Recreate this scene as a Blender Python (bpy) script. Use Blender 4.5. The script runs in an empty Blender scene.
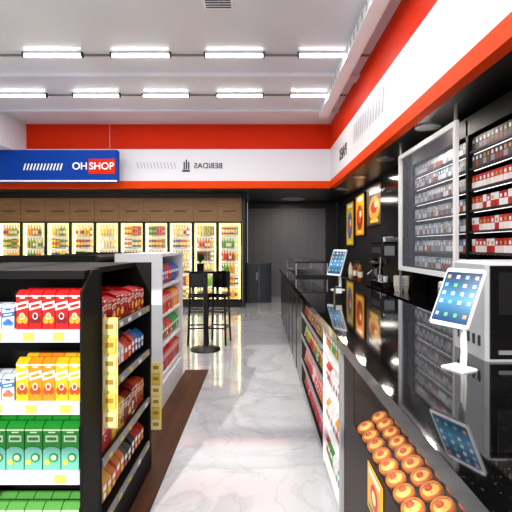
import bpy, math, random
from mathutils import Matrix, Vector
random.seed(4)
R=random.random
def lin(c):
    return c/12.92 if c<=0.04045 else ((c+0.055)/1.055)**2.4
def hx(s):
    s=s.lstrip('#'); return tuple(lin(int(s[i:i+2],16)/255) for i in (0,2,4))
# ---------------------------------------------------------------- materials
MATS={}
def mat(name,col='#808080',rough=.5,metal=0,emit=None,es=0,spec=.5,coat=0,attr=False):
    if name in MATS: return MATS[name]
    m=bpy.data.materials.new(name); m.use_nodes=True
    p=m.node_tree.nodes['Principled BSDF']
    p.inputs['Base Color'].default_value=(*hx(col),1)
    p.inputs['Roughness'].default_value=rough
    p.inputs['Metallic'].default_value=metal
    p.inputs['Specular IOR Level'].default_value=spec
    p.inputs['Coat Weight'].default_value=coat
    if emit:
        p.inputs['Emission Color'].default_value=(*hx(emit),1)
        p.inputs['Emission Strength'].default_value=es
    if attr:
        a=m.node_tree.nodes.new('ShaderNodeVertexColor'); a.layer_name='Col'
        m.node_tree.links.new(a.outputs[0],p.inputs['Base Color'])
    MATS[name]=m; return m
def ramp(m,src,stops):
    r=m.node_tree.nodes.new('ShaderNodeValToRGB')
    while len(r.color_ramp.elements)<len(stops): r.color_ramp.elements.new(.5)
    for e,(p,c) in zip(r.color_ramp.elements,stops):
        e.position=p; e.color=(*hx(c),1)
    m.node_tree.links.new(src,r.inputs[0]); return r
def noise(m,scale,detail=4,dist=0,vec=None,sc=None):
    nt=m.node_tree
    n=nt.nodes.new('ShaderNodeTexNoise'); n.inputs['Scale'].default_value=scale
    n.inputs['Detail'].default_value=detail; n.inputs['Distortion'].default_value=dist
    g=nt.nodes.new('ShaderNodeNewGeometry')
    mp=nt.nodes.new('ShaderNodeMapping')
    if sc: mp.inputs['Scale'].default_value=sc
    nt.links.new(g.outputs['Position'],mp.inputs[0]); nt.links.new(mp.outputs[0],n.inputs['Vector'])
    return n
mat('printed',rough=.4,attr=True,spec=.35)
mat('black_metal','#100f0f',.35)
mat('black_gloss','#0b0a0b',.12)
mat('shelf_black','#0d0b0a',.55,spec=.15)
mat('shelf_white','#e6e8ea',.4)
mat('strip_white','#d3dbe2',.4)
mat('chrome','#c8c8cc',.15,1)
mat('alu','#b4b6bb',.35,.6)
mat('white_plastic','#eef0f2',.3)
mat('grey_plastic','#a9adb3',.4)
mat('tag_alu','#8a8d92',.4,.3)
mat('wall_white','#e4e4e8',.5)
mat('fascia_white','#eaeaef',.4,spec=.3)
mat('fascia_red','#d82c06',.55,spec=.1)
mat('fascia_orange','#ee4606',.55,spec=.1)
mat('sign_blue','#0a3e9c',.5,spec=.1)
mat('wall_black','#100f11',.45)
mat('soffit','#0c0b0d',.35)
mat('wall_grey','#6a686e',.6)
mat('groove','#58575d',.6)
mat('tube','#ffffff',.4,emit='#ffffff',es=9)
mat('led','#ffffff',.4,emit='#fff0cc',es=8)
mat('led_y','#f0ee90',.4,emit='#f6f08c',es=1.1)
mat('led_w','#ffffff',.4,emit='#ffe8c0',es=13)
mat('shelf_fill_glow','#ffffff',.4,emit='#ffffff',es=1.6)
mat('fridge_in_glow','#f6f2e2',.5,emit='#fff0c8',es=.38)  # cabinet lining glows by itself, standing in for lamp light inside
mat('text_dark','#26262a',.5)
mat('text_grey','#a2a2aa',.5)
mat('text_white','#ffffff',.5)
mat('pastry','#d0701c',.5)
mat('cream','#fbc868',.45)
mat('jam','#d8541c',.3)
mat('leaf','#23491c',.6)
mat('soil','#3a2a1c',.9)
mat('ceiling_rail','#77726f',.4)
g=bpy.data.materials.new('glass_thin'); g.use_nodes=True; nt=g.node_tree
nt.nodes.clear(); o=nt.nodes.new('ShaderNodeOutputMaterial'); mx=nt.nodes.new('ShaderNodeMixShader')
t=nt.nodes.new('ShaderNodeBsdfTransparent'); gl=nt.nodes.new('ShaderNodeBsdfGlossy'); gl.inputs['Roughness'].default_value=.02
t.inputs[0].default_value=(.97,.98,.98,1)
mx.inputs[0].default_value=.04
nt.links.new(t.outputs[0],mx.inputs[1]); nt.links.new(gl.outputs[0],mx.inputs[2]); nt.links.new(mx.outputs[0],o.inputs[0])
MATS['glass']=g
g=bpy.data.materials.new('acrylic'); g.use_nodes=True; nt=g.node_tree
nt.nodes.clear(); o=nt.nodes.new('ShaderNodeOutputMaterial'); mx=nt.nodes.new('ShaderNodeMixShader')
t=nt.nodes.new('ShaderNodeBsdfTransparent'); gl=nt.nodes.new('ShaderNodeBsdfPrincipled'); gl.inputs['Roughness'].default_value=.1
gl.inputs['Base Color'].default_value=(.5,.55,.65,1)  # bluish diffuse tint mixed in to paint a haze over the panel
mx.inputs[0].default_value=.10
nt.links.new(t.outputs[0],mx.inputs[1]); nt.links.new(gl.outputs[0],mx.inputs[2]); nt.links.new(mx.outputs[0],o.inputs[0])
MATS['acrylic']=g
m=mat('marble_floor','#c9cad0',.1,spec=.7,coat=1)
m.node_tree.nodes['Principled BSDF'].inputs['Coat Roughness'].default_value=.07
n=noise(m,.9,8,1.6); r=ramp(m,n.outputs[0],[(.0,'#c4c5ca'),(.40,'#cdced3'),(.49,'#c0c2c7'),(.53,'#d0d1d6'),(1,'#d9dadf')])
n2=noise(m,2.0,10,2.2); r2=ramp(m,n2.outputs[0],[(.0,'#ffffff'),(.475,'#ffffff'),(.5,'#e4e5e8'),(.525,'#ffffff'),(1,'#f6f6f8')])
mx=m.node_tree.nodes.new('ShaderNodeMix'); mx.data_type='RGBA'; mx.blend_type='MULTIPLY'; mx.inputs[0].default_value=.6
m.node_tree.links.new(r.outputs[0],mx.inputs[6]); m.node_tree.links.new(r2.outputs[0],mx.inputs[7])
m.node_tree.links.new(mx.outputs[2],m.node_tree.nodes['Principled BSDF'].inputs['Base Color'])
m=mat('granite','#0b0b0c',.05,coat=.3,spec=.6)
n=noise(m,140,3); r=ramp(m,n.outputs[0],[(0,'#070708'),(.66,'#09090a'),(.76,'#5f6165'),(1,'#909090')])
m.node_tree.links.new(r.outputs[0],m.node_tree.nodes['Principled BSDF'].inputs['Base Color'])
def wood(name,a,b,sc,rough=.45,spec=.4):
    m=mat(name,a,rough,spec=spec); n=noise(m,3,6,.8,sc=sc); r=ramp(m,n.outputs[0],[(.3,a),(.7,b)])
    m.node_tree.links.new(r.outputs[0],m.node_tree.nodes['Principled BSDF'].inputs['Base Color'])
wood('wood_strip','#3a2012','#553018',(8,.7,1),.5,.25)
wood('wood_header','#8e6840','#a67c50',(.8,1,9))
wood('counter_brown','#1c120e','#2a1b14',(2,.6,6),.45,.15)
m=mat('ceiling_paint','#d6d6dc',.28)
n=noise(m,.5,2,.3); r=ramp(m,n.outputs[0],[(.3,'#cdcdd4'),(.7,'#dedee3')])
m.node_tree.links.new(r.outputs[0],m.node_tree.nodes['Principled BSDF'].inputs['Base Color'])
# ---------------------------------------------------------------- builder
class B:
    def __init__(s): s.v=[];s.f=[];s.m=[];s.c=[];s.sm=[];s.names=[];s.M=Matrix.Identity(4)
    def mi(s,n):
        if n not in s.names: s.names.append(n)
        return s.names.index(n)
    def add(s,vs,fs,mt,col='#ffffff',smooth=False):
        o=len(s.v); s.v+= [tuple(s.M@Vector(v)) for v in vs]
        k=s.mi(mt); c=(*hx(col),1)
        for f in fs: s.f.append([o+i for i in f]); s.m.append(k); s.c.append(c); s.sm.append(smooth)
    def box(s,x0,x1,y0,y1,z0,z1,mt,col='#ffffff'):
        v=[(x0,y0,z0),(x1,y0,z0),(x1,y1,z0),(x0,y1,z0),(x0,y0,z1),(x1,y0,z1),(x1,y1,z1),(x0,y1,z1)]
        s.add(v,[(0,3,2,1),(4,5,6,7),(0,1,5,4),(1,2,6,5),(2,3,7,6),(3,0,4,7)],mt,col)
    def bbox(s,x0,x1,y0,y1,z0,z1,mt,col='#ffffff',b=.005):
        def ring(i,z): return [(x0+i+b,y0+i,z),(x1-i-b,y0+i,z),(x1-i,y0+i+b,z),(x1-i,y1-i-b,z),(x1-i-b,y1-i,z),(x0+i+b,y1-i,z),(x0+i,y1-i-b,z),(x0+i,y0+i+b,z)]
        v=ring(0,z0)+ring(0,z1-b)+ring(b,z1)
        f=[tuple(range(7,-1,-1)),tuple(range(16,24))]
        for k in (0,8):
            for i in range(8): j=(i+1)%8; f.append((k+i,k+j,k+8+j,k+8+i))
        s.add(v,f,mt,col)
    def lathe(s,cx,cy,prof,n,mt,col='#ffffff',smooth=True,cap=True):
        v=[];f=[]
        for (r,z) in prof:
            for i in range(n): a=2*math.pi*i/n; v.append((cx+r*math.cos(a),cy+r*math.sin(a),z))
        for k in range(len(prof)-1):
            for i in range(n): j=(i+1)%n; f.append((k*n+i,k*n+j,(k+1)*n+j,(k+1)*n+i))
        s.add(v,f,mt,col,smooth)
        if cap:
            o=len(prof)-1
            s.add([v[i] for i in range(n)],[tuple(range(n-1,-1,-1))],mt,col)
            s.add(v[o*n:],[tuple(range(n))],mt,col)
    def tube(s,p,q,r,mt,n=10,col='#ffffff'):
        p=Vector(p);q=Vector(q);d=(q-p); L=d.length
        old=s.M; s.M=old@Matrix.Translation(p)@d.to_track_quat('Z','Y').to_matrix().to_4x4()
        s.lathe(0,0,[(r,0),(r,L)],n,mt,col); s.M=old
    def disc(s,cx,cz,y,r,mt,col,n=10,rz=None):
        rz=rz or r
        s.add([(cx+r*math.cos(2*math.pi*i/n),y,cz+rz*math.sin(2*math.pi*i/n)) for i in range(n)],[tuple(range(n))],mt,col)
    def quad(s,x0,x1,z0,z1,y,mt,col):
        s.add([(x0,y,z0),(x1,y,z0),(x1,y,z1),(x0,y,z1)],[(0,1,2,3)],mt,col)
    def done(s,name,origin=None,bevel=0):
        xs=[v[0] for v in s.v];ys=[v[1] for v in s.v];zs=[v[2] for v in s.v]
        o=Vector(origin) if origin else Vector(((min(xs)+max(xs))/2,(min(ys)+max(ys))/2,min(zs)))
        me=bpy.data.meshes.new(name)
        me.from_pydata([tuple(Vector(v)-o) for v in s.v],[],s.f)
        for n in s.names: me.materials.append(MATS[n])
        ca=me.color_attributes.new('Col','FLOAT_COLOR','CORNER')
        for p in me.polygons:
            p.material_index=s.m[p.index]; p.use_smooth=s.sm[p.index]
            for l in p.loop_indices: ca.data[l].color=s.c[p.index]
        me.update()
        ob=bpy.data.objects.new(name,me); ob.location=o
        bpy.context.scene.collection.objects.link(ob)
        return ob
def simple(name,*a,mt='wall_white',**k):
    b=B(); b.box(*a,mt); return b.done(name,**k)
def PL(face,x,y,z):
    a={'f':0,'r':math.pi/2,'l':-math.pi/2,'b':math.pi}[face]
    return Matrix.Translation((x,y,z))@Matrix.Rotation(a,4,'Z')
# ---------------------------------------------------------------- products (local: front at y=0 facing -y)
def carton(b,x,y,w,d,h,body,label='#ffffff',acc='#ffd21a',var=0):
    x0=x-w/2;x1=x+w/2
    b.box(x0,x1,y,y+d,0,h*.9,'printed',body)
    b.add([(x0,y,h*.9),(x1,y,h*.9),(x1,y+d,h*.9),(x0,y+d,h*.9),(x0,y+d*.4,h),(x1,y+d*.4,h),(x1,y+d*.6,h),(x0,y+d*.6,h)],
          [(0,1,5,4),(4,5,6,7),(2,3,7,6),(1,2,6,5),(3,0,4,7)],'printed',body)
    e=.0012
    if var==1:
        # big brand band in the middle, fruit below
        b.add([(x0,y-e,h*.48),(x1,y-e,h*.56),(x1,y-e,h*.74),(x0,y-e,h*.66)],[(0,1,2,3)],'printed',label)
        b.add([(x0+w*.15,y-2*e,h*.545),(x1-w*.15,y-2*e,h*.6),(x1-w*.15,y-2*e,h*.67),(x0+w*.15,y-2*e,h*.615)],[(0,1,2,3)],'printed',body)
        b.disc(x-w*.2,h*.24,y-e,w*.24,'printed',acc,12,h*.1); b.disc(x+w*.2,h*.24,y-e,w*.24,'printed',acc,12,h*.1)
        b.disc(x,h*.34,y-2*e,w*.22,'printed',label,12,h*.09); b.disc(x,h*.34,y-3*e,w*.15,'printed',acc,12,h*.06)
        b.quad(x0+w*.3,x1-w*.3,h*.79,h*.84,y-e,'printed',label)
    elif var==2:
        # pale lower half with leaf shapes
        b.quad(x0,x1,0,h*.4,y-e,'printed',acc)
        b.disc(x,h*.4,y-2*e,w*.5,'printed',acc,14,h*.1)
        b.disc(x+w*.12,h*.27,y-3*e,w*.26,'printed',body,12,h*.1); b.disc(x+w*.12,h*.27,y-4*e,w*.16,'printed',label,12,h*.06)
        b.disc(x-w*.25,h*.17,y-3*e,w*.15,'printed','#e8d23a',10,h*.06)
        b.quad(x0+w*.14,x1-w*.14,h*.60,h*.74,y-e,'printed',label); b.quad(x0+w*.22,x1-w*.22,h*.635,h*.70,y-2*e,'printed',body)
        b.quad(x0+w*.3,x1-w*.3,h*.79,h*.82,y-e,'printed',label)
    else:
        b.quad(x0+w*.1,x1-w*.1,h*.58,h*.76,y-e,'printed',label)
        b.quad(x0+w*.18,x1-w*.18,h*.62,h*.71,y-2*e,'printed',body)
        b.quad(x0+w*.28,x1-w*.28,h*.65,h*.68,y-3*e,'printed',label)
        b.disc(x-w*.05,h*.3,y-e,w*.32,'printed',acc,12,h*.15)
        b.disc(x+w*.14,h*.24,y-2*e,w*.18,'printed',body,10,h*.09)
        b.quad(x0,x1,0,h*.06,y-e,'printed',acc)
    b.quad(x0,x1,h*.84,h*.87,y-e,'printed',label)
    b.add([(x1+e,y+d*.15,h*.5),(x1+e,y+d*.85,h*.5),(x1+e,y+d*.85,h*.75),(x1+e,y+d*.15,h*.75)],[(0,1,2,3)],'printed',label)
def bottle(b,x,y,r,h,body,cap,label):
    c=y+r
    b.lathe(x,c,[(r*.9,0),(r,h*.04),(r,h*.58),(r*.75,h*.7),(r*.32,h*.82),(r*.3,h*.9)],10,'printed',body)
    b.lathe(x,c,[(r*.36,h*.9),(r*.36,h)],8,'printed',cap)
    b.lathe(x,c,[(r*1.03,h*.2),(r*1.03,h*.5)],10,'printed',label,cap=False)
def can(b,x,y,r,h,body,label):
    c=y+r
    b.lathe(x,c,[(r*.85,0),(r,h*.06),(r,h*.92),(r*.85,h)],10,'printed',body)
    b.lathe(x,c,[(r*1.02,h*.3),(r*1.02,h*.7)],10,'printed',label,cap=False)
def bag(b,x,y,w,d,h,body,label,acc):
    x0=x-w/2;x1=x+w/2; m=y+d/2
    v=[(x0,m,0),(x1,m,0),(x0+w*.06,y,h*.25),(x1-w*.06,y,h*.25),(x0+w*.06,y,h*.72),(x1-w*.06,y,h*.72),(x0,m,h),(x1,m,h),
       (x0+w*.06,y+d,h*.25),(x1-w*.06,y+d,h*.25),(x0+w*.06,y+d,h*.72),(x1-w*.06,y+d,h*.72)]
    b.add(v,[(0,1,3,2),(2,3,5,4),(4,5,7,6),(1,0,8,9),(9,8,10,11),(11,10,6,7),(0,2,4,6,10,8),(1,9,11,7,5,3)],'printed',body)
    b.quad(x0+w*.15,x1-w*.15,h*.52,h*.68,y-.001,'printed',label)
    b.disc(x,h*.36,y-.001,w*.26,'printed',acc,10,h*.1)
def pack(b,x,y,w,d,h,top,bot,acc):
    b.box(x-w/2,x+w/2,y,y+d,0,h*.5,'printed',bot)
    b.box(x-w/2,x+w/2,y,y+d,h*.5,h,'printed',top)
    b.quad(x-w*.25,x+w*.25,h*.58,h*.82,y-.001,'printed',acc)
BRIGHT=['#c41a1a','#e09416','#e8cf30','#28863a','#1b55a8','#d4552a','#f0f0ea','#7a2a8a','#178a9c','#b30e28','#6c421f']
ch=random.choice
def tagstrip(b,w,y,z,h=.045,mt='strip_white',n=4,tag='#e6d25c'):
    b.box(0,w,y-.012,y,z-h,z,mt)
    for i in range(n):
        cx=w*(i+.5)/n+ (R()-.5)*.04
        b.box(cx-.022,cx+.022,y-.016,y-.012,z-h+.008,z-.008,'printed',ch([tag,'#e8e8e4',tag]))
def txt(body,parent,loc,rot,size,mt,name='lettering',mirror=False,ext=.004,sp=1.0):
    c=bpy.data.curves.new(name,'FONT'); c.body=body; c.size=size; c.extrude=ext; c.align_x='CENTER'; c.align_y='CENTER'
    c.space_character=sp; c.offset=size*.012
    c.materials.append(MATS[mt])
    o=bpy.data.objects.new(name,c); bpy.context.scene.collection.objects.link(o)
    o.parent=parent
    M=Matrix.Translation(Vector(loc)-parent.location)@Matrix.Rotation(rot[2],4,'Z')@Matrix.Rotation(rot[0],4,'X')
    if mirror: M=M@Matrix.Diagonal((-1,1,1,1))
    o.matrix_local=M
    return o
# ================================================================= ROOM SHELL
CE=4.21; FB=2.79; YF=8.9; XR=1.56; Y0=-2.6
simple('floor',-7.1,2.41,Y0-3,12.1,-.1,0,mt='marble_floor')
simple('ceiling',-7.1,2.41,Y0,12.1,CE,CE+.1,mt='ceiling_paint')
simple('wall_left',-7.1,-7,Y0,12.1,0,CE,mt='wall_white')
simple('wall_right',2.31,2.41,Y0,12.1,0,CE,mt='wall_black')
b=B(); b.box(-7,-.43,10.45,10.55,0,FB,'wall_black'); b.done('wall_fridge')
b=B(); b.box(-.425,-.375,9.7,11.95,0,FB,'wall_black'); b.done('wall_recess')
b=B(); b.box(-.37,2.3,12,12.1,0,FB,'wall_black'); b.box(-.36,1.95,11.97,12,0,2.62,'wall_grey')
for i in range(9): b.box(-.2+i*.27,-.192+i*.27,11.962,11.97,0,2.62,'groove')
b.done('wall_back')
b=B(); b.box(-7,2.3,Y0-.1,Y0,3.95,CE,'wall_white')
for x in (-7,-4.6,-2.2,.5,2.2): b.box(x,x+.08,Y0-.1,Y0,0,3.95,'black_metal')
b.box(-7,2.3,Y0-.1,Y0,2.6,2.66,'black_metal')
b.done('window_storefront')
b=B()
b.box(-7,XR+.02,YF,YF+.12,3.655,CE,'fascia_red')
b.box(-7,XR+.02,YF,YF+.12,2.945,3.655,'fascia_white')
b.box(-7,XR+.02,YF-.01,YF+.12,FB,2.945,'fascia_orange')
fb=b.done('trim_fascia_back')
b=B()
b.box(XR,XR+.1,Y0,YF,3.655,CE,'fascia_red')
b.box(XR,XR+.1,Y0,YF,2.945,3.655,'fascia_white')
b.box(XR-.01,XR+.1,Y0,YF-.01,FB,2.945,'fascia_orange')
fr=b.done('trim_fascia_right')
b=B(); b.box(-7,2.3,YF+.12,12,FB,FB+.06,'soffit'); b.box(XR+.1,2.3,Y0,YF+.12,FB,FB+.06,'soffit'); b.done('trim_soffit')
b=B(); b.box(-7,-5.2,Y0,YF,3.53,CE,'wall_white'); b.done('trim_bulkhead_left')
b=B()
for y in (1.1,2.6,4.1,5.6,7.1):
    b.box(-5.2,XR,y+.05,y+.08,CE-.02,CE,'ceiling_rail')
b.box(-5.2,XR,6.25,6.5,CE-.06,CE,'ceiling_paint')
b.box(-5.2,XR,7.9,8.0,CE-.05,CE,'ceiling_paint')
b.done('trim_ceiling_rails')
b=B(); b.box(1.18,1.36,Y0,8.0,CE-.14,CE,'white_plastic')
for i in range(40): b.box(1.175,1.18,i*.2,i*.2+.03,CE-.12,CE-.02,'text_grey')
b.done('ceiling_cable_duct')
b=B(); b.box(-.62,-.3,4.25,4.5,CE-.05,CE,'white_plastic'); 
for i in range(5): b.box(-.6,-.32,4.27+i*.045,4.285+i*.045,CE-.056,CE-.05,'text_dark')
b.done('ceiling_air_vent')
for yi,y in enumerate((-.4,1.1,2.6,4.1,5.6,7.1)):
    for x in (-4.2,-2.9,-1.67,-.36,.95):
        b=B(); b.box(x-.41,x+.41,y-.025,y+.025,CE-.03,CE-.002,'white_plastic')
        b.M=Matrix.Translation((x-.4,y,CE-.05))@Matrix.Rotation(math.pi/2,4,'Y')
        b.lathe(0,0,[(.02,0),(.02,.8)],12,'tube'); b.M=Matrix.Identity(4)
        b.box(x-.425,x-.4,y-.025,y+.025,CE-.07,CE-.002,'black_metal'); b.box(x+.4,x+.425,y-.025,y+.025,CE-.07,CE-.002,'black_metal')
        ob=b.done('tube_light')
        L=bpy.data.lights.new('lamp','AREA'); L.shape='RECTANGLE'; L.size=.78; L.size_y=.03; L.energy=13; L.color=(1,.98,.95)
        lo=bpy.data.objects.new('lamp',L); bpy.context.scene.collection.objects.link(lo); lo.parent=ob
        lo.location=Vector((x,y,CE-.075))-ob.location
def fill_light(x,y,e,sz=.16):  # invented soffit fill lamps that brighten the recess, posters and right wall
    b=B(); b.lathe(x,y,[(sz*.65,FB-.02),(sz*.65,FB-.001)],20,'alu')
    ob=b.done('added_fill_light')
    L=bpy.data.lights.new('lamp','AREA'); L.shape='DISK'; L.size=sz; L.energy=e; L.color=(1,.93,.82)
    lo=bpy.data.objects.new('lamp',L); bpy.context.scene.collection.objects.link(lo); lo.parent=ob
    lo.location=Vector((x,y,FB-.03))-ob.location
for x,y,e,s in ((.9,10.9,18,.5),(1.85,9.0,14,.2),(1.85,7.4,12,.2),(1.85,5.9,8,.2),(1.8,4.3,12,.2),(1.8,2.6,9,.2),(1.8,1.2,4,.2)): fill_light(x,y,e,s)
simple('trim_floor_strip',-.9,-.62,.2,4.84,0,.004,mt='wood_strip')
# ================================================================= SIGNS
b=B()
b.box(-6.6,-3.02,8.45,8.6,2.86,3.53,'sign_blue')
b.box(-6.6,-3.02,8.44,8.45,2.86,2.89,'text_white')
b.box(-3.62,-3.06,8.44,8.45,3.02,3.34,'fascia_red')
for i in range(12):
    x=-5.0+i*.07
    b.add([(x,8.438,3.1),(x+.03,8.438,3.1),(x+.07,8.438,3.24),(x+.04,8.438,3.24)],[(0,1,2,3)],'text_white')
for x in (-5.0,-3.2): b.tube((x,8.52,3.53),(x,8.52,CE),.004,'alu',8)
sg=b.done('hanging_shop_sign')
txt('SHOP',sg,(-3.34,8.435,3.18),(math.pi/2,0,0),.21,'text_white')
txt('OH',sg,(-3.8,8.435,3.18),(math.pi/2,0,0),.21,'text_white')
txt('BEBIDAS',fb,(-1.15,YF-.005,3.28),(math.pi/2,0,0),.17,'text_dark',mirror=True)
b=B()
for i in range(3): b.box(-1.7+i*.05,-1.67+i*.05,YF-.012,YF,3.2,3.42-abs(i-1)*.05,'text_dark')
b.box(-1.73,-1.56,YF-.012,YF,3.15,3.19,'text_dark')
for i in range(12):
    x=-2.75+i*.075
    b.add([(x+.04,YF-.006,3.22),(x+.055,YF-.006,3.22),(x+.02,YF-.006,3.36),(x+.005,YF-.006,3.36)],[(0,1,2,3)],'text_grey')
ob=b.done('bottle_logo'); ob.parent=fb; ob.location=ob.location-fb.location
txt('PAES',fr,(XR-.005,7.5,3.25),(math.pi/2,0,-math.pi/2),.3,'text_dark',mirror=True)
b=B()
for i in range(12):
    y=5.0+i*.14
    b.add([(XR-.006,y+.08,3.2),(XR-.006,y+.11,3.2),(XR-.006,y+.04,3.5),(XR-.006,y+.01,3.5)],[(0,1,2,3)],'text_grey')
ob=b.done('bakery_logo'); ob.parent=fr; ob.location=ob.location-fr.location
# ================================================================= FRIDGES
P=.6; xr=-.44
bb=B()
for k in range(5):
    x1=xr-k*2*P; x0=x1-2*P
    b=B()
    b.box(x0,x1,9.82,10.4,0,.16,'black_metal')
    b.box(x0,x1,9.78,10.4,2.1,2.67,'wood_header')
    for d in range(2):
        xx=x0+d*P
        b.box(xx+.01,xx+P-.01,9.765,9.78,2.13,2.64,'wood_header')
        b.box(xx+.14,xx+P-.14,9.76,9.765,2.34,2.365,'text_dark')
    b.box(x0,x1,9.78,10.4,2.67,FB-.002,'black_metal')
    b.box(x0,x1,10.36,10.4,.16,2.1,'fridge_in_glow')
    b.box(x0,x0+.02,9.84,10.36,.16,2.1,'fridge_in_glow'); b.box(x1-.02,x1,9.84,10.36,.16,2.1,'fridge_in_glow')
    b.box(x0+.02,x1-.02,9.84,10.36,.16,.19,'fridge_in_glow'); b.box(x0+.02,x1-.02,9.84,10.36,2.07,2.1,'fridge_in_glow')
    for s in range(6):
        z=.2+s*.31
        if s: b.box(x0+.02,x1-.02,9.9,10.36,z-.012,z,'shelf_white'); 
        if s: b.box(x0+.02,x1-.02,9.895,9.9,z-.02,z+.008,'strip_white')
    for d in range(2):
        xx=x0+d*P
        for (a,c) in ((xx,xx+.035),(xx+P-.035,xx+P)): b.box(a,c,9.78,9.83,.16,2.1,'black_gloss')
        b.box(xx+.035,xx+P-.035,9.78,9.83,.16,.2,'black_gloss'); b.box(xx+.035,xx+P-.035,9.78,9.83,2.06,2.1,'black_gloss')
        for (a,c) in ((xx+.037,xx+.06),(xx+P-.06,xx+P-.037)): b.box(a,c,9.795,9.83,.2,2.06,'led_y')
        b.box(xx+.06,xx+P-.06,9.795,9.83,2.035,2.06,'led_y'); 
        for (a,c) in ((xx+.06,xx+.075),(xx+P-.075,xx+P-.06)): b.box(a,c,9.85,9.87,.2,2.03,'led')
        b.box(xx+.06,xx+P-.06,9.805,9.811,.2,2.035,'glass')
        b.box(xx+P-.03,xx+P-.01,9.74,9.76,.9,1.5,'chrome')
        b.box(xx+P-.03,xx+P-.01,9.76,9.78,.92,.95,'chrome'); b.box(xx+P-.03,xx+P-.01,9.76,9.78,1.45,1.48,'chrome')
        for s in range(6):
            z=.2+s*.31
            bb.M=PL('f',xx+.05,9.91,z+.001)
            FR=['#d89a2a','#e8cc48','#f0e0a8','#7aac3c','#b8341a','#e8d4a4','#d87020','#4a8a2a','#e8cc88','#e0a83a','#f0d060']
            c=ch(FR); c2=ch(BRIGHT); kind=R()
            for i in range(7):
                x=.04+i*.07
                if i in(3,5): c=ch(FR); c2=ch(BRIGHT)
                if kind<.6: bottle(bb,x,0,.033,.26,c,c2,ch(['#f4e0a8',c2,c,'#f8e8b8']))
                else:
                    can(bb,x,0,.033,.12,c,c2); 
                    bb.M=bb.M@Matrix.Translation((0,0,.121)); can(bb,x,0,.033,.12,c,c2); bb.M=PL('f',xx+.05,9.91,z+.001)
    b.done('refrigerated_display_case')
bb.M=Matrix.Identity(4); bb.done('beverage_bottles')
# ================================================================= GONDOLA 1 (black)
b=B()
X0=-1.74;X1=-.735
EZ=[.25,.56,.85,1.15]
for (a,c) in ((X0,X0+.012),(X1-.012,X1)):
    v=[];
    for x in (a,c): v+=[(x,1.66,0),(x,1.85,0),(x,1.85,1.395),(x,1.76,1.395),(x,1.66,1.31)]
    b.add(v,[(0,1,2,3,4),(9,8,7,6,5),(0,5,6,1),(1,6,7,2),(2,7,8,3),(3,8,9,4),(4,9,5,0)],'shelf_black')
b.box(X0,X1,1.84,1.86,0,1.395,'shelf_black')
b.box(X0+.012,X1-.012,1.70,1.84,1.36,1.395,'shelf_black')
b.box(X0+.012,X1-.012,1.66,1.84,0,.2,'shelf_black')
for z in EZ:
    b.box(X0+.012,X1-.012,1.67,1.84,z-.02,z,'shelf_white')
    b.M=PL('f',X0+.012,1.67,0); tagstrip(b,.98,0,z,.05,n=7); b.M=Matrix.Identity(4)
b.box(-1.26,-1.22,1.86,2.67,0,1.39,'shelf_black')
b.box(X0,X1,2.67,2.71,0,1.39,'shelf_black')
b.box(X0,X1+.0,1.86,2.67,0,.16,'shelf_black')
b.box(X0+.1,X1-.1,1.86,2.67,1.36,1.39,'shelf_black')
SZ=[.2,.49,.81,1.1]
for z in SZ:
    b.box(-1.22,X1-.01,1.87,2.66,z-.03,z,'shelf_black')
    b.M=PL('r',X1-.01,1.87,0); tagstrip(b,.79,0,z+.005,.035,mt='tag_alu',n=5,tag='#c8b84e'); b.M=Matrix.Identity(4)
    b.box(X0+.01,-1.26,1.87,2.66,z-.03,z,'shelf_black')
b.done('gondola_shelf')
b=B()
def row(face,x,y,z,w,n,fn,depth=2,dd=.065):
    for k in range(depth):
        for i in range(n):
            b.M=PL(face,x,y,z+.001); fn(b,(i+.5)*w,.004+k*dd,i)
    b.M=Matrix.Identity(4)
yy=1.675
row('f',-1.025,yy,1.15,.055,5,lambda b,x,y,i:carton(b,x,y,.052,.06,.163,'#b81014','#f4e4da','#7a080c' if i%2 else '#e0a020',var=1))
row('f',-1.69,yy,1.15,.055,12,lambda b,x,y,i:carton(b,x,y,.051,.06,.10,'#c4d2e0','#245fae' if i%2 else '#c83020','#3a78c0',var=1))
row('f',-1.025,yy,.85,.055,5,lambda b,x,y,i:carton(b,x,y,.052,.06,.175,'#e88a10' if i in(1,2) else '#e8b418','#fff4e0','#d84414',var=1))
row('f',-1.69,yy,.85,.055,12,lambda b,x,y,i:carton(b,x,y,.051,.06,.105,'#c8d4e0','#2870b0','#e07828',var=1))
row('f',-1.605,yy,.56,.077,11,lambda b,x,y,i:carton(b,x,y,.073,.06,.195,'#168a28','#d8f0c8','#6cb8a8',var=2))
row('f',-1.605,yy,.25,.077,11,lambda b,x,y,i:carton(b,x,y,.073,.06,.16,'#5aa84c','#f0f4e4','#d4dfd0',var=2))
b.done('juice_cartons')
b=B()
cols=[['#a81016','#a81016','#bd2018','#a81016'],['#1a4492','#d0d0d8','#c43c22','#2468b0'],['#b81c16','#d0a428','#761812','#b8481a'],['#d09a20','#c86618','#242424','#a8221a']]
for si,z in enumerate(SZ[::-1]):
    n=12
    for k in range(3):
        for i in range(n):
            b.M=PL('r',X1-.03,1.885,z+.001)
            c=cols[si][(i//3)%4]; hh=[.15,.17,.17,.17][si]*(1-.1*((i//2)%2))
            x=(i+.5)*.063
            if si in(0,2): carton(b,x,.004+k*.12,.058,.11,hh,c,'#f4e6d8',ch(['#ffd23a','#ffffff','#7a0c10']),var=i%2)
            else: bag(b,x,.004+k*.12,.061,.1,hh,c,'#ffffff',ch(['#ffd23a','#e03020','#ffffff']))
b.M=Matrix.Identity(4); b.done('snack_packages')
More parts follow.
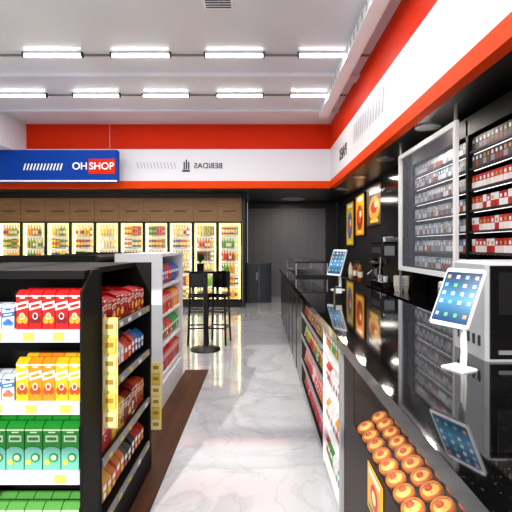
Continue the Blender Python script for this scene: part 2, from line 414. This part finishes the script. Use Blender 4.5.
for (x,y,z0,z1) in ((-.69,1.845,.66,1.17),(-.69,2.66,.28,.73)):
    b=B(); b.box(x-.035,x+.035,y-.003,y,z0,z1,'printed','#f0e080')
    for i in range(6):
        zz=z0+(z1-z0)*(i+.5)/6
        b.box(x-.028,x+.028,y-.012,y-.003,zz-.034,zz+.034,'printed',['#f2e8a8','#e4c85c','#efe49a'][i%3])
        b.quad(x-.018,x+.018,zz-.008,zz+.014,y-.0125,'printed','#b08a28')
    b.box(x-.035,x-.03,y-.003,y,z1,z1+.03,'alu')
    b.done('hanging_clip_strip')
# ================================================================= WHITE GONDOLA
b=B(); WX0=-1.33;WX1=-.9; WY0=3.66;WY1=4.66
b.box(WX0,WX1,WY0,WY0+.04,0,1.43,'shelf_white'); b.box(WX0,WX1,WY1-.04,WY1,0,1.43,'shelf_white')
b.box(WX0,WX0+.04,WY0+.04,WY1-.04,0,1.43,'shelf_white')
b.box(WX0,WX1,WY0+.04,WY1-.04,0,.22,'shelf_white'); b.box(WX0,WX1,WY0+.04,WY1-.04,1.40,1.43,'shelf_white')
WZ=[.28,.56,.84,1.12]
for z in WZ:
    b.box(WX0+.02,WX1-.02,WY0+.04,WY1-.04,z-.025,z,'shelf_white')
b.done('gondola_shelf')
b=B()
wc=[['#1f62c4','#d91c1c','#1f62c4'],['#e8642c','#d91c1c','#f2a51a'],['#2f9e3b','#d9281e','#3aa648'],['#c8102e','#d91c1c','#e85040']]
for si,z in enumerate(WZ[::-1]):
    for k in range(2):
        for i in range(10):
            b.M=PL('r',WX1-.03,WY0+.06,z+.001)
            c=wc[si][(i//3)%3]
            (carton if si%2 else bag)(b,(i+.5)*.088,.004+k*.14,.08,.12,.19,c,'#ffffff',ch(BRIGHT))
b.M=Matrix.Identity(4); b.done('snack_packages')
b=B(); DX0,DX1=-2.4,-1.4; DM=(DX0+DX1)/2
b.box(DX0,DX1,3.4,3.44,0,1.42,'shelf_black'); b.box(DX0,DX1,5.2,5.24,0,1.42,'shelf_black')
b.box(DM-.02,DM+.02,3.44,5.2,0,1.42,'shelf_black'); b.box(DX0,DX1,3.44,5.2,0,.18,'shelf_black')
for z in (.5,.8,1.1,1.40): b.box(DX0+.02,DX1-.02,3.44,5.2,z-.03,z,'shelf_black')
b.done('gondola_shelf')
b=B()
for z in (.18,.5,.8,1.1):
    for i in range(18):
        b.M=PL('r',DX1-.03,3.46,z+.001); bag(b,(i+.5)*.095,.01,.09,.12,.2,ch(BRIGHT),'#ffffff',ch(BRIGHT))
b.M=Matrix.Identity(4); b.done('snack_packages')
# ================================================================= BAR TABLE + STOOLS + PLANT
tx,ty=-.79,5.8
b=B()
b.lathe(tx,ty,[(.22,0),(.22,.015),(.05,.035),(.032,.06),(.032,1.1),(.09,1.12)],24,'black_metal')
b.lathe(tx,ty,[(.3,1.12),(.305,1.135),(.3,1.15)],32,'black_gloss')
b.done('bar_table')
def stool(x,y,ang):
    b=B(); b.M=Matrix.Translation((x,y,0))@Matrix.Rotation(ang,4,'Z')
    for sx in (-1,1):
        for sy in (-1,1):
            b.tube((sx*.15,sy*.16,0),(sx*.125,sy*.13,.74),.016,'black_metal')
        b.tube((sx*.125,.13,.74),(sx*.13,.17,1.08),.016,'black_metal')
    for z,r in ((.25,.14),(.5,.132)):
        for (p,q) in (((-r,-r),(r,-r)),((r,-r),(r,r)),((r,r),(-r,r)),((-r,r),(-r,-r))): b.tube((*p,z),(*q,z),.012,'black_metal')
    b.bbox(-.15,.15,-.16,.16,.72,.78,'black_gloss',b=.012)
    b.bbox(-.135,.135,.15,.175,.84,1.1,'black_gloss',b=.006)
    b.done('bar_stool')
stool(-.96,6.2,.15); stool(-.64,6.2,-.15)
b=B(); b.lathe(tx-.07,ty-.05,[(.045,1.151),(.06,1.24),(.062,1.25)],14,'black_gloss'); b.lathe(tx-.07,ty-.05,[(.055,1.245),(.0,1.25)],12,'soil',cap=False)
for i in range(50):
    a=R()*6.28; t=.2+R()*.9; L=.08+R()*.14
    d=Vector((math.cos(a)*math.sin(t)*.6,math.sin(a)*math.sin(t)*.6,math.cos(t))).normalized()
    p=Vector((tx-.07,ty-.05,1.25)); q=p+d*L; s=Vector((-d.y,d.x,0)); s=(s.normalized() if s.length>.01 else Vector((1,0,0)))*.014
    mid=p+d*L*.6+Vector((0,0,.01))
    b.add([tuple(p),tuple(mid-s),tuple(q),tuple(mid+s)],[(0,1,2,3)],'leaf')
b.done('potted_plant')
# ================================================================= MAIN COUNTER
CX=.4; CW=1.14; CT=1.06
b=B()
b.box(CX-.02,CW,.25,2.04,CT-.05,CT,'granite')
b.box(CX-.02,CW,2.04,8.0,CT-.05,CT,'granite')
NY=1.80
b.box(CX+.02,CW,NY,2.0,.08,CT-.05,'counter_brown')
b.box(CX+.32,CW,.25,NY,.08,CT-.05,'counter_brown')
b.box(CX+.02,CX+.32,.25,.5,.08,CT-.05,'counter_brown')
b.box(CX+.02,CX+.32,.5,NY,.08,.50,'counter_brown')
def slab(y0,y1,p,q,th,mt):
    (xa,za),(xb,zb)=p,q
    v=[(xa,y0,za),(xb,y0,zb),(xb,y0,zb-th),(xa,y0,za-th)]; v+=[(a,y1,c) for a,_,c in v]
    b.add(v,[(0,1,2,3),(7,6,5,4),(0,4,5,1),(1,5,6,2),(2,6,7,3),(3,7,4,0)],mt)
slab(.5,NY,(CX+.022,.69),(CX+.30,.83),.02,'counter_brown')
b.box(CX+.02,CX+.026,.5,NY,.50,.70,'counter_brown')
b.box(CX+.02,CX+.024,.5,NY,.70,CT-.05,'glass')
b.box(CX+.05,CX+.08,.5,NY-.01,CT-.062,CT-.05,'led_w')
b.box(CX+.06,CW-.04,.27,7.98,0,.08,'black_metal')
b.box(CX+.005,CX+.03,2.0,2.05,.0,CT-.05,'alu')
b.box(CX+.3,CW,2.05,2.67,.08,CT-.05,'shelf_white'); b.box(CX+.02,CX+.3,2.64,2.67,.08,CT-.05,'shelf_white')
MZ=[.12,.36,.60,.82]
for z in MZ: b.box(CX+.02,CX+.3,2.05,2.64,z-.02,z,'shelf_white')
b.box(CX+.3,CW,2.67,4.05,.08,CT-.05,'black_metal'); b.box(CX+.02,CX+.3,4.02,4.05,.08,CT-.05,'black_metal')
KZ=[.15,.38,.62,.84]
for z in KZ:
    v=[(CX+.02,2.68,z-.02),(CX+.3,2.68,z+.04),(CX+.3,4.02,z+.04),(CX+.02,4.02,z-.02)]
    b.add(v,[(0,1,2,3)],'shelf_black'); b.box(CX+.012,CX+.02,2.68,4.02,z-.03,z+.0,'tag_alu')
b.box(CX+.02,CW,4.05,8.0,.08,CT-.05,'black_gloss')
for y in (4.6,5.2,5.8,6.4,7.0,7.6): b.box(CX+.015,CX+.02,y,y+.012,.1,CT-.06,'text_dark')
b.done('service_counter')
b=B()
dirv=Vector((.28,0,.14)).normalized(); base=Vector((CX+.022,0,.69)); nrm=Vector((-dirv.z,0,dirv.x))
Rm=nrm.to_track_quat('Z','Y').to_matrix().to_4x4()
for ri,t in enumerate((.042,.117,.192,.267)):
    for i in range(17):
        y=.58+i*.075+(.03 if ri%2 else 0)
        if y>NY-.05: continue
        p=base+dirv*t; p=Vector((p.x,y,p.z))+nrm*.001
        k_=.82+R()*.08
        b.M=Matrix.Translation(p)@Rm@Matrix.Rotation(R()*6,4,'Z')@Matrix.Diagonal((k_,k_,k_*1.1,1))
        b.lathe(0,0,[(.030,0),(.039,.006),(.042,.018),(.038,.028),(.031,.025)],18,'pastry',cap=False)
        b.lathe(0,0,[(.032,.022),(.024,.028),(.0,.031)],14,'cream',cap=False)
        b.lathe(.004,.003,[(.016,.026),(.013,.034),(.0,.037)],12,'jam',cap=False)
        b.lathe(-.016,.010,[(.006,.026),(.0,.031)],8,'pastry',cap=False)
b.M=Matrix.Identity(4); b.done('pastries')
b=B()
for (y,z,c) in ((1.45,.585,'#f0b030'),(1.12,.585,'#f3e0a0'),(.8,.585,'#f08a1c')):
    b.M=Matrix.Translation((CX+.014,y,z))@Matrix.Rotation(-math.pi/2,4,'Z')
    b.box(-.09,.09,0,.004,-.08,.09,'printed',c); b.disc(0,.0,-.001,.045,'printed','#d9281e',14); b.disc(0,.0,-.002,.025,'printed','#f6e6b0',12); b.quad(-.07,.07,.06,.08,-.001,'printed','#ffffff'); b.quad(-.07,.07,-.07,-.055,-.001,'printed','#2f8a3b')
b.M=Matrix.Identity(4); b.done('price_cards')
b=B()
for z in MZ:
    for k in range(2):
        for i in range(7):
            b.M=PL('l',CX+.03,2.63,z+.001); bag(b,(i+.5)*.08,.004+k*.1,.076,.08,.17,ch(['#d0d0d2','#c01818','#28863a','#d8d8da','#d89218']),'#ffffff',ch(BRIGHT))
b.M=Matrix.Identity(4); b.done('snack_packages')
b=B()
for si,z in enumerate(KZ):
    for i in range(17):
        b.M=PL('l',CX+.04,4.0,z-.004)@Matrix.Rotation(-.2,4,'X')
        c=ch([['#a80e28','#b83450'],['#a80e28','#c04e70','#e0b0b8'],['#28863a','#78a030','#a80e28'],['#7a4420','#b07a34','#901c18']][si])
        carton(b,(i+.5)*.078,.004,.066,.06,.11,c,'#f0e0d0',ch(BRIGHT))
b.M=Matrix.Identity(4); b.done('candy_boxes')
b=B(); x0,x1,y0,y1=.5,.95,5.6,7.4
b.box(x0,x1,y0,y1,CT,CT+.03,'black_metal'); b.box(x0,x1,y0,y1,CT+.2,CT+.22,'black_gloss')
for x in (x0,x1-.015):
    for y in (y0,y1-.015): b.box(x,x+.015,y,y+.015,CT+.03,CT+.2,'alu')
b.box(x0+.002,x0+.006,y0+.015,y1-.015,CT+.03,CT+.2,'glass'); b.box(x0+.015,x1-.015,y0+.002,y0+.006,CT+.03,CT+.2,'glass')
b.done('glass_display_case')
def tablet(px,py,z0,sc,yaw,tilt,hc):
    b=B(); T=Matrix.Translation((px,py,z0))@Matrix.Rotation(yaw,4,'Z')@Matrix.Diagonal((sc,sc,sc,1))
    b.M=T
    b.bbox(-.05,.05,-.035,.055,0,.008,'white_plastic',b=.003)
    pts=[(0,.035,.006),(0,.040,.06),(0,.034,hc*.5),(0,.016,hc-.05)]
    for p,q in zip(pts,pts[1:]):
        b.tube((-.006,p[1],p[2]),(-.006,q[1],q[2]),.008,'white_plastic'); b.tube((.006,p[1],p[2]),(.006,q[1],q[2]),.008,'white_plastic')
    b.M=T@Matrix.Translation((0,0,hc))@Matrix.Rotation(-tilt,4,'X')
    w,h=.086,.124
    def rr(w,h,r,y,n=5):
        o=[]
        for cx,cz,a0 in ((w-r,h-r,0),(-w+r,h-r,90),(-w+r,-h+r,180),(w-r,-h+r,270)):
            for k in range(n): a=math.radians(a0+90*k/(n-1)); o.append((cx+r*math.cos(a),y,cz+r*math.sin(a)))
        return o
    f=rr(w,h,.012,-.004); k=rr(w,h,.012,.006); n=len(f)
    b.add(f+k,[tuple(range(n-1,-1,-1)),tuple(range(n,2*n))]+[(i,(i+1)%n,n+(i+1)%n,n+i) for i in range(n)],'white_plastic')
    b.disc(0,-h+.009,-.0045,.005,'printed','#c8ccd0',12)
    H=h-.017;W=w-.006; N=24
    def mixc(a,b_,t): 
        A=[int(a[i:i+2],16) for i in (1,3,5)];C=[int(b_[i:i+2],16) for i in (1,3,5)]
        return '#'+''.join('%02x'%int(p+(q-p)*t) for p,q in zip(A,C))
    for i in range(N):
        u=i/(N-1); c=mixc('#0c2a50','#4590b8',u/.55) if u<.55 else mixc('#4590b8','#123c68',(u-.55)/.45)
        b.quad(-W,W,H-2*H*(i+1)/N,H-2*H*i/N,-.0046,'screen',c)
    for r_ in range(5):
        for c_ in range(4):
            cx=-W+.018+c_*(2*W-.036)/3; cz=H-.022-r_*.036-(.018 if r_==4 else 0)
            b.quad(cx-.0075,cx+.0075,cz-.0075,cz+.0075,-.0052,'screen',ch(['#dfe6ee','#6ab878','#c8a060','#7ab4d8','#e8e8f0','#9ab0c8']))
    return b.done('tablet_on_stand')
m=mat('screen','#ffffff',.15,attr=True); p=m.node_tree.nodes['Principled BSDF']
a=[n for n in m.node_tree.nodes if n.type=='VERTEX_COLOR'][0]; m.node_tree.links.new(a.outputs[0],p.inputs['Emission Color']); p.inputs['Emission Strength'].default_value=.25
tablet(.705,1.43,CT,.90,-1.12,math.radians(27),.285)
tablet(.77,4.0,CT,1.1,-1.0,math.radians(20),.25)
b=B()
b.bbox(.86,1.13,1.52,1.78,CT,CT+.38,'grey_plastic',b=.012)
b.box(.872,1.118,1.512,1.52,CT+.012,CT+.365,'black_gloss'); b.box(.90,1.09,1.508,1.512,CT+.18,CT+.34,'black_metal')
for i in range(5): b.box(.857,.86,1.56+i*.04,1.575+i*.04,CT+.05,CT+.09,'text_dark')
b.box(.90,1.09,1.506,1.512,CT+.03,CT+.045,'tag_alu')
b.done('cash_register')
b=B(); b.bbox(.62,.68,3.3,3.38,CT,CT+.1,'black_gloss',b=.01); b.box(.625,.675,3.297,3.3,CT+.05,CT+.09,'grey_plastic'); b.done('card_terminal')
# ================================================================= RIGHT WALL
b=B(); b.box(1.66,2.3,1.0,9.0,.08,.86,'black_gloss'); b.box(1.64,2.3,.98,9.02,.86,.9,'granite'); b.box(1.72,2.3,1.02,8.98,0,.08,'black_metal')
for i in range(13): b.box(1.652,1.66,1.05+i*.6,1.06+i*.6,.1,.84,'text_dark')
for i in range(13): b.box(1.64,1.65,1.25+i*.6,1.45+i*.6,.74,.755,'tag_alu')
b.done('back_counter')
b=B(); b.box(2.24,2.3,1.2,5.3,.901,2.72,'shelf_black')
for y in (1.2,2.5,3.85,5.26): b.box(2.0,2.24,y,y+.04,.901,2.72,'shelf_black')
b.box(2.0,2.24,1.2,5.3,2.56,2.74,'shelf_black'); b.box(2.0,2.24,1.2,5.3,1.18,1.22,'shelf_black')
TZ=[1.24,1.44,1.64,1.84,2.04,2.24,2.40]
for z in TZ:
    b.box(2.02,2.24,1.24,5.26,z-.015,z,'shelf_black'); b.box(2.012,2.02,1.24,5.26,z-.018,z+.004,'black_metal')
for z in TZ[1:]: b.box(2.06,2.07,1.24,5.26,z-.02,z-.015,'shelf_fill_glow')  # added glowing strips under the shelves, put in to brighten the packs
b.done('tobacco_shelf')
b=B()
for si,z in enumerate(TZ):
    for seg in range(3):
        y1=[2.5,3.85,5.26][seg]; n=[20,20,21][seg]
        for i in range(n):
            b.M=PL('l',2.03,y1-.01,z+.001)
            if seg==2: c=ch([('#7a848d','#c8d0d4'),('#a8b0b6','#6f7a84'),('#30608c','#b8c0c6'),('#b8bdc2','#8a949d'),('#98a4ac','#8a3a34')])
            else: c=ch([('#b81a22','#e8e8e8'),('#c83830','#ece0dc'),('#e8e8e8','#b81a22'),('#a8141c','#e0d0d0')]) if si<5 else ch([('#6a2024','#908888'),('#303034','#803838'),('#3a3a3e','#4a4040')])
            pack(b,(i+.5)*.062,.004,.056,.09,.125,*c,ch(['#e8e8e8','#b89850']))
b.M=Matrix.Identity(4); b.done('cigarette_packs')
b=B(); xg=1.75
b.box(xg,xg+.03,3.58,3.63,1.2,2.63,'white_plastic'); b.box(xg,xg+.03,5.0,5.06,1.2,2.63,'white_plastic')
b.box(xg,xg+.03,3.63,5.0,2.58,2.63,'white_plastic'); b.box(xg,xg+.03,3.63,5.0,1.2,1.25,'white_plastic')
b.box(xg+.012,xg+.018,3.63,5.0,1.25,2.58,'acrylic')
for y in (3.6,5.02): b.box(xg+.005,xg+.025,y,y+.02,.901,1.2,'alu'); b.box(xg+.005,xg+.025,y,y+.02,2.63,FB-.001,'alu')
b.done('sliding_glass_panel')
b=B(); b.box(2.2,2.3,6.2,7.3,.901,FB-.001,'black_gloss'); b.box(2.17,2.2,6.15,6.25,.901,FB-.001,'alu'); b.tube((2.14,6.35,1.0),(2.14,6.35,1.45),.014,'chrome'); b.box(2.14,2.2,6.34,6.36,1.03,1.05,'chrome'); b.box(2.14,2.2,6.34,6.36,1.4,1.42,'chrome'); b.done('wardrobe_door')
for (y0,y1,z0,z1,c) in ((7.4,8.5,1.9,2.7,0),(8.7,9.5,1.72,2.68,1),(9.7,10.5,1.5,2.62,2)):
    b=B(); b.M=PL('l',2.27,y1,0); w=y1-y0
    b.box(0,w,0,.03,z0,z1,'black_metal')
    pal=[('#6a4a34','#f0b040'),('#f09018','#7a3010'),('#e8b81c','#3a6aa0')][c]
    b.quad(.03,w-.03,z0+.03,z1-.03,-.002,'poster_glow',pal[0])
    b.disc(w*.5,(z0+z1)/2-.05,-.004,w*.34,'poster_glow',pal[1],20,(z1-z0)*.3); b.disc(w*.5,(z0+z1)/2-.03,-.006,w*.2,'poster_glow','#c8401c',16,(z1-z0)*.15); b.disc(w*.62,(z0+z1)/2+.02,-.007,w*.1,'poster_glow','#f6e0b0',12,(z1-z0)*.08)
    b.quad(w*.2,w*.8,z1-.16,z1-.08,-.004,'poster_glow','#ffffff'); b.quad(w*.25,w*.75,z0+.07,z0+.13,-.004,'poster_glow','#f4d84a')
    if c==0:
        m=mat('poster_glow','#ffffff',.3,attr=True); p=m.node_tree.nodes['Principled BSDF']
        a=[n for n in m.node_tree.nodes if n.type=='VERTEX_COLOR'][0]; m.node_tree.links.new(a.outputs[0],p.inputs['Emission Color']); p.inputs['Emission Strength'].default_value=.3  # print glows slightly in its material so the posters look brighter lit
    b.M=Matrix.Identity(4); b.done('wall_menu_poster')
b=B(); x0,x1,y0,y1,z=1.68,2.12,5.5,6.1,.9
b.bbox(x0,x1,y0,y1,z+.001,z+.1,'black_gloss'); b.bbox(x0+.2,x1,y0,y1,z+.1,z+.5,'black_metal',b=.01); b.bbox(x0,x1,y0,y1,z+.42,z+.66,'black_gloss',b=.02)
for y in (y0+.18,y0+.42): b.lathe(x0+.1,y,[(.03,z+.36),(.04,z+.42)],12,'chrome'); b.tube((x0+.1,y,z+.37),(x0-.06,y,z+.35),.012,'black_metal'); b.lathe(x0+.1,y,[(.028,z+.1),(.035,z+.17)],12,'white_plastic')
b.box(x0-.004,x0,y0+.1,y1-.1,z+.5,z+.58,'chrome'); b.tube((x0-.01,y0+.03,z+.44),(x0-.03,y0+.03,z+.15),.01,'chrome')
for y in (y0+.1,y0+.22,y0+.34): b.lathe(x0+.15,y,[(.03,z+.66),(.036,z+.73)],10,'white_plastic')
b.box(x0+.05,x1-.02,y0+.02,y0+.03,z+.66,z+.72,'chrome')
b.box(x0+.22,x1-.02,y0-.003,y0,z+.44,z+.62,'chrome'); b.box(x0+.03,x0+.17,y0-.003,y0,z+.47,z+.6,'tag_alu')
b.done('espresso_machine')
b=B(); b.lathe(1.9,6.45,[(.09,.901),(.09,1.12),(.05,1.15),(.1,1.2),(.1,1.42),(.08,1.45)],16,'black_gloss'); b.lathe(1.9,6.45,[(.105,1.22),(.105,1.26)],16,'chrome'); b.tube((1.81,6.45,1.1),(1.73,6.45,1.04),.015,'chrome'); b.done('coffee_grinder')
b=B()
for i,(x,y,c) in enumerate(((1.72,6.8,'#6a3a14'),(1.76,7.0,'#c8902a'),(1.72,7.2,'#8a1c16'),(1.8,7.35,'#3a6a2a'),(1.72,7.55,'#d8c8a0'))):
    b.M=Matrix.Translation((x,y,.901)); bottle(b,0,0,.04,.32,c,'#1a1a1a','#f0e8d8')
b.M=Matrix.Identity(4); b.done('syrup_bottles')
b=B(); b.bbox(1.82,1.96,3.9,4.1,.901,1.14,'white_plastic',b=.012); b.box(1.814,1.82,3.93,4.07,.96,1.08,'tag_alu'); b.box(1.808,1.814,3.96,4.04,.99,1.05,'printed','#ffffff'); b.done('napkin_dispenser')
b=B()
for (x,y) in ((1.82,5.2),(1.82,5.32),(1.92,5.26)):
    for k in range(7): b.lathe(x,y,[(.028,.901+k*.02),(.042,.98+k*.02),(.044,.985+k*.02)],14,'printed','#e8e4dc' if k%2 else '#d8d2c6')
b.done('paper_cup_stack')
b=B(); b.box(-.36,.3,10.6,11.2,0,1.02,'black_gloss'); b.box(-.37,.32,10.58,11.22,1.02,1.05,'granite'); b.box(-.03,-.025,10.595,10.6,.05,1.0,'alu'); b.box(-.1,-.06,10.58,10.6,.6,.8,'tag_alu'); b.done('storage_cabinet')
# ================================================================= LIGHT / WORLD / CAMERA
w=bpy.data.worlds.new('World'); bpy.context.scene.world=w; w.use_nodes=True
w.node_tree.nodes['Background'].inputs[0].default_value=(.86,.9,1,1); w.node_tree.nodes['Background'].inputs[1].default_value=1.0
S=bpy.data.lights.new('sun','SUN'); S.energy=4.0; S.angle=.01; S.color=(1,.93,.82)
so=bpy.data.objects.new('sun',S); bpy.context.scene.collection.objects.link(so)
so.rotation_euler=Vector((.22,1,-.45)).to_track_quat('-Z','Y').to_euler(); so.location=(-3,-6,6)
c=bpy.data.cameras.new('camera'); co=bpy.data.objects.new('camera',c); bpy.context.scene.collection.objects.link(co)
co.location=(0,0,1.5); co.rotation_euler=(math.pi/2,0,0); c.sensor_width=36; c.lens=400/512*36
c.shift_x=-4/512; c.shift_y=-10/512; c.clip_start=.02
bpy.context.scene.camera=co
bpy.context.scene.view_settings.view_transform='Standard'
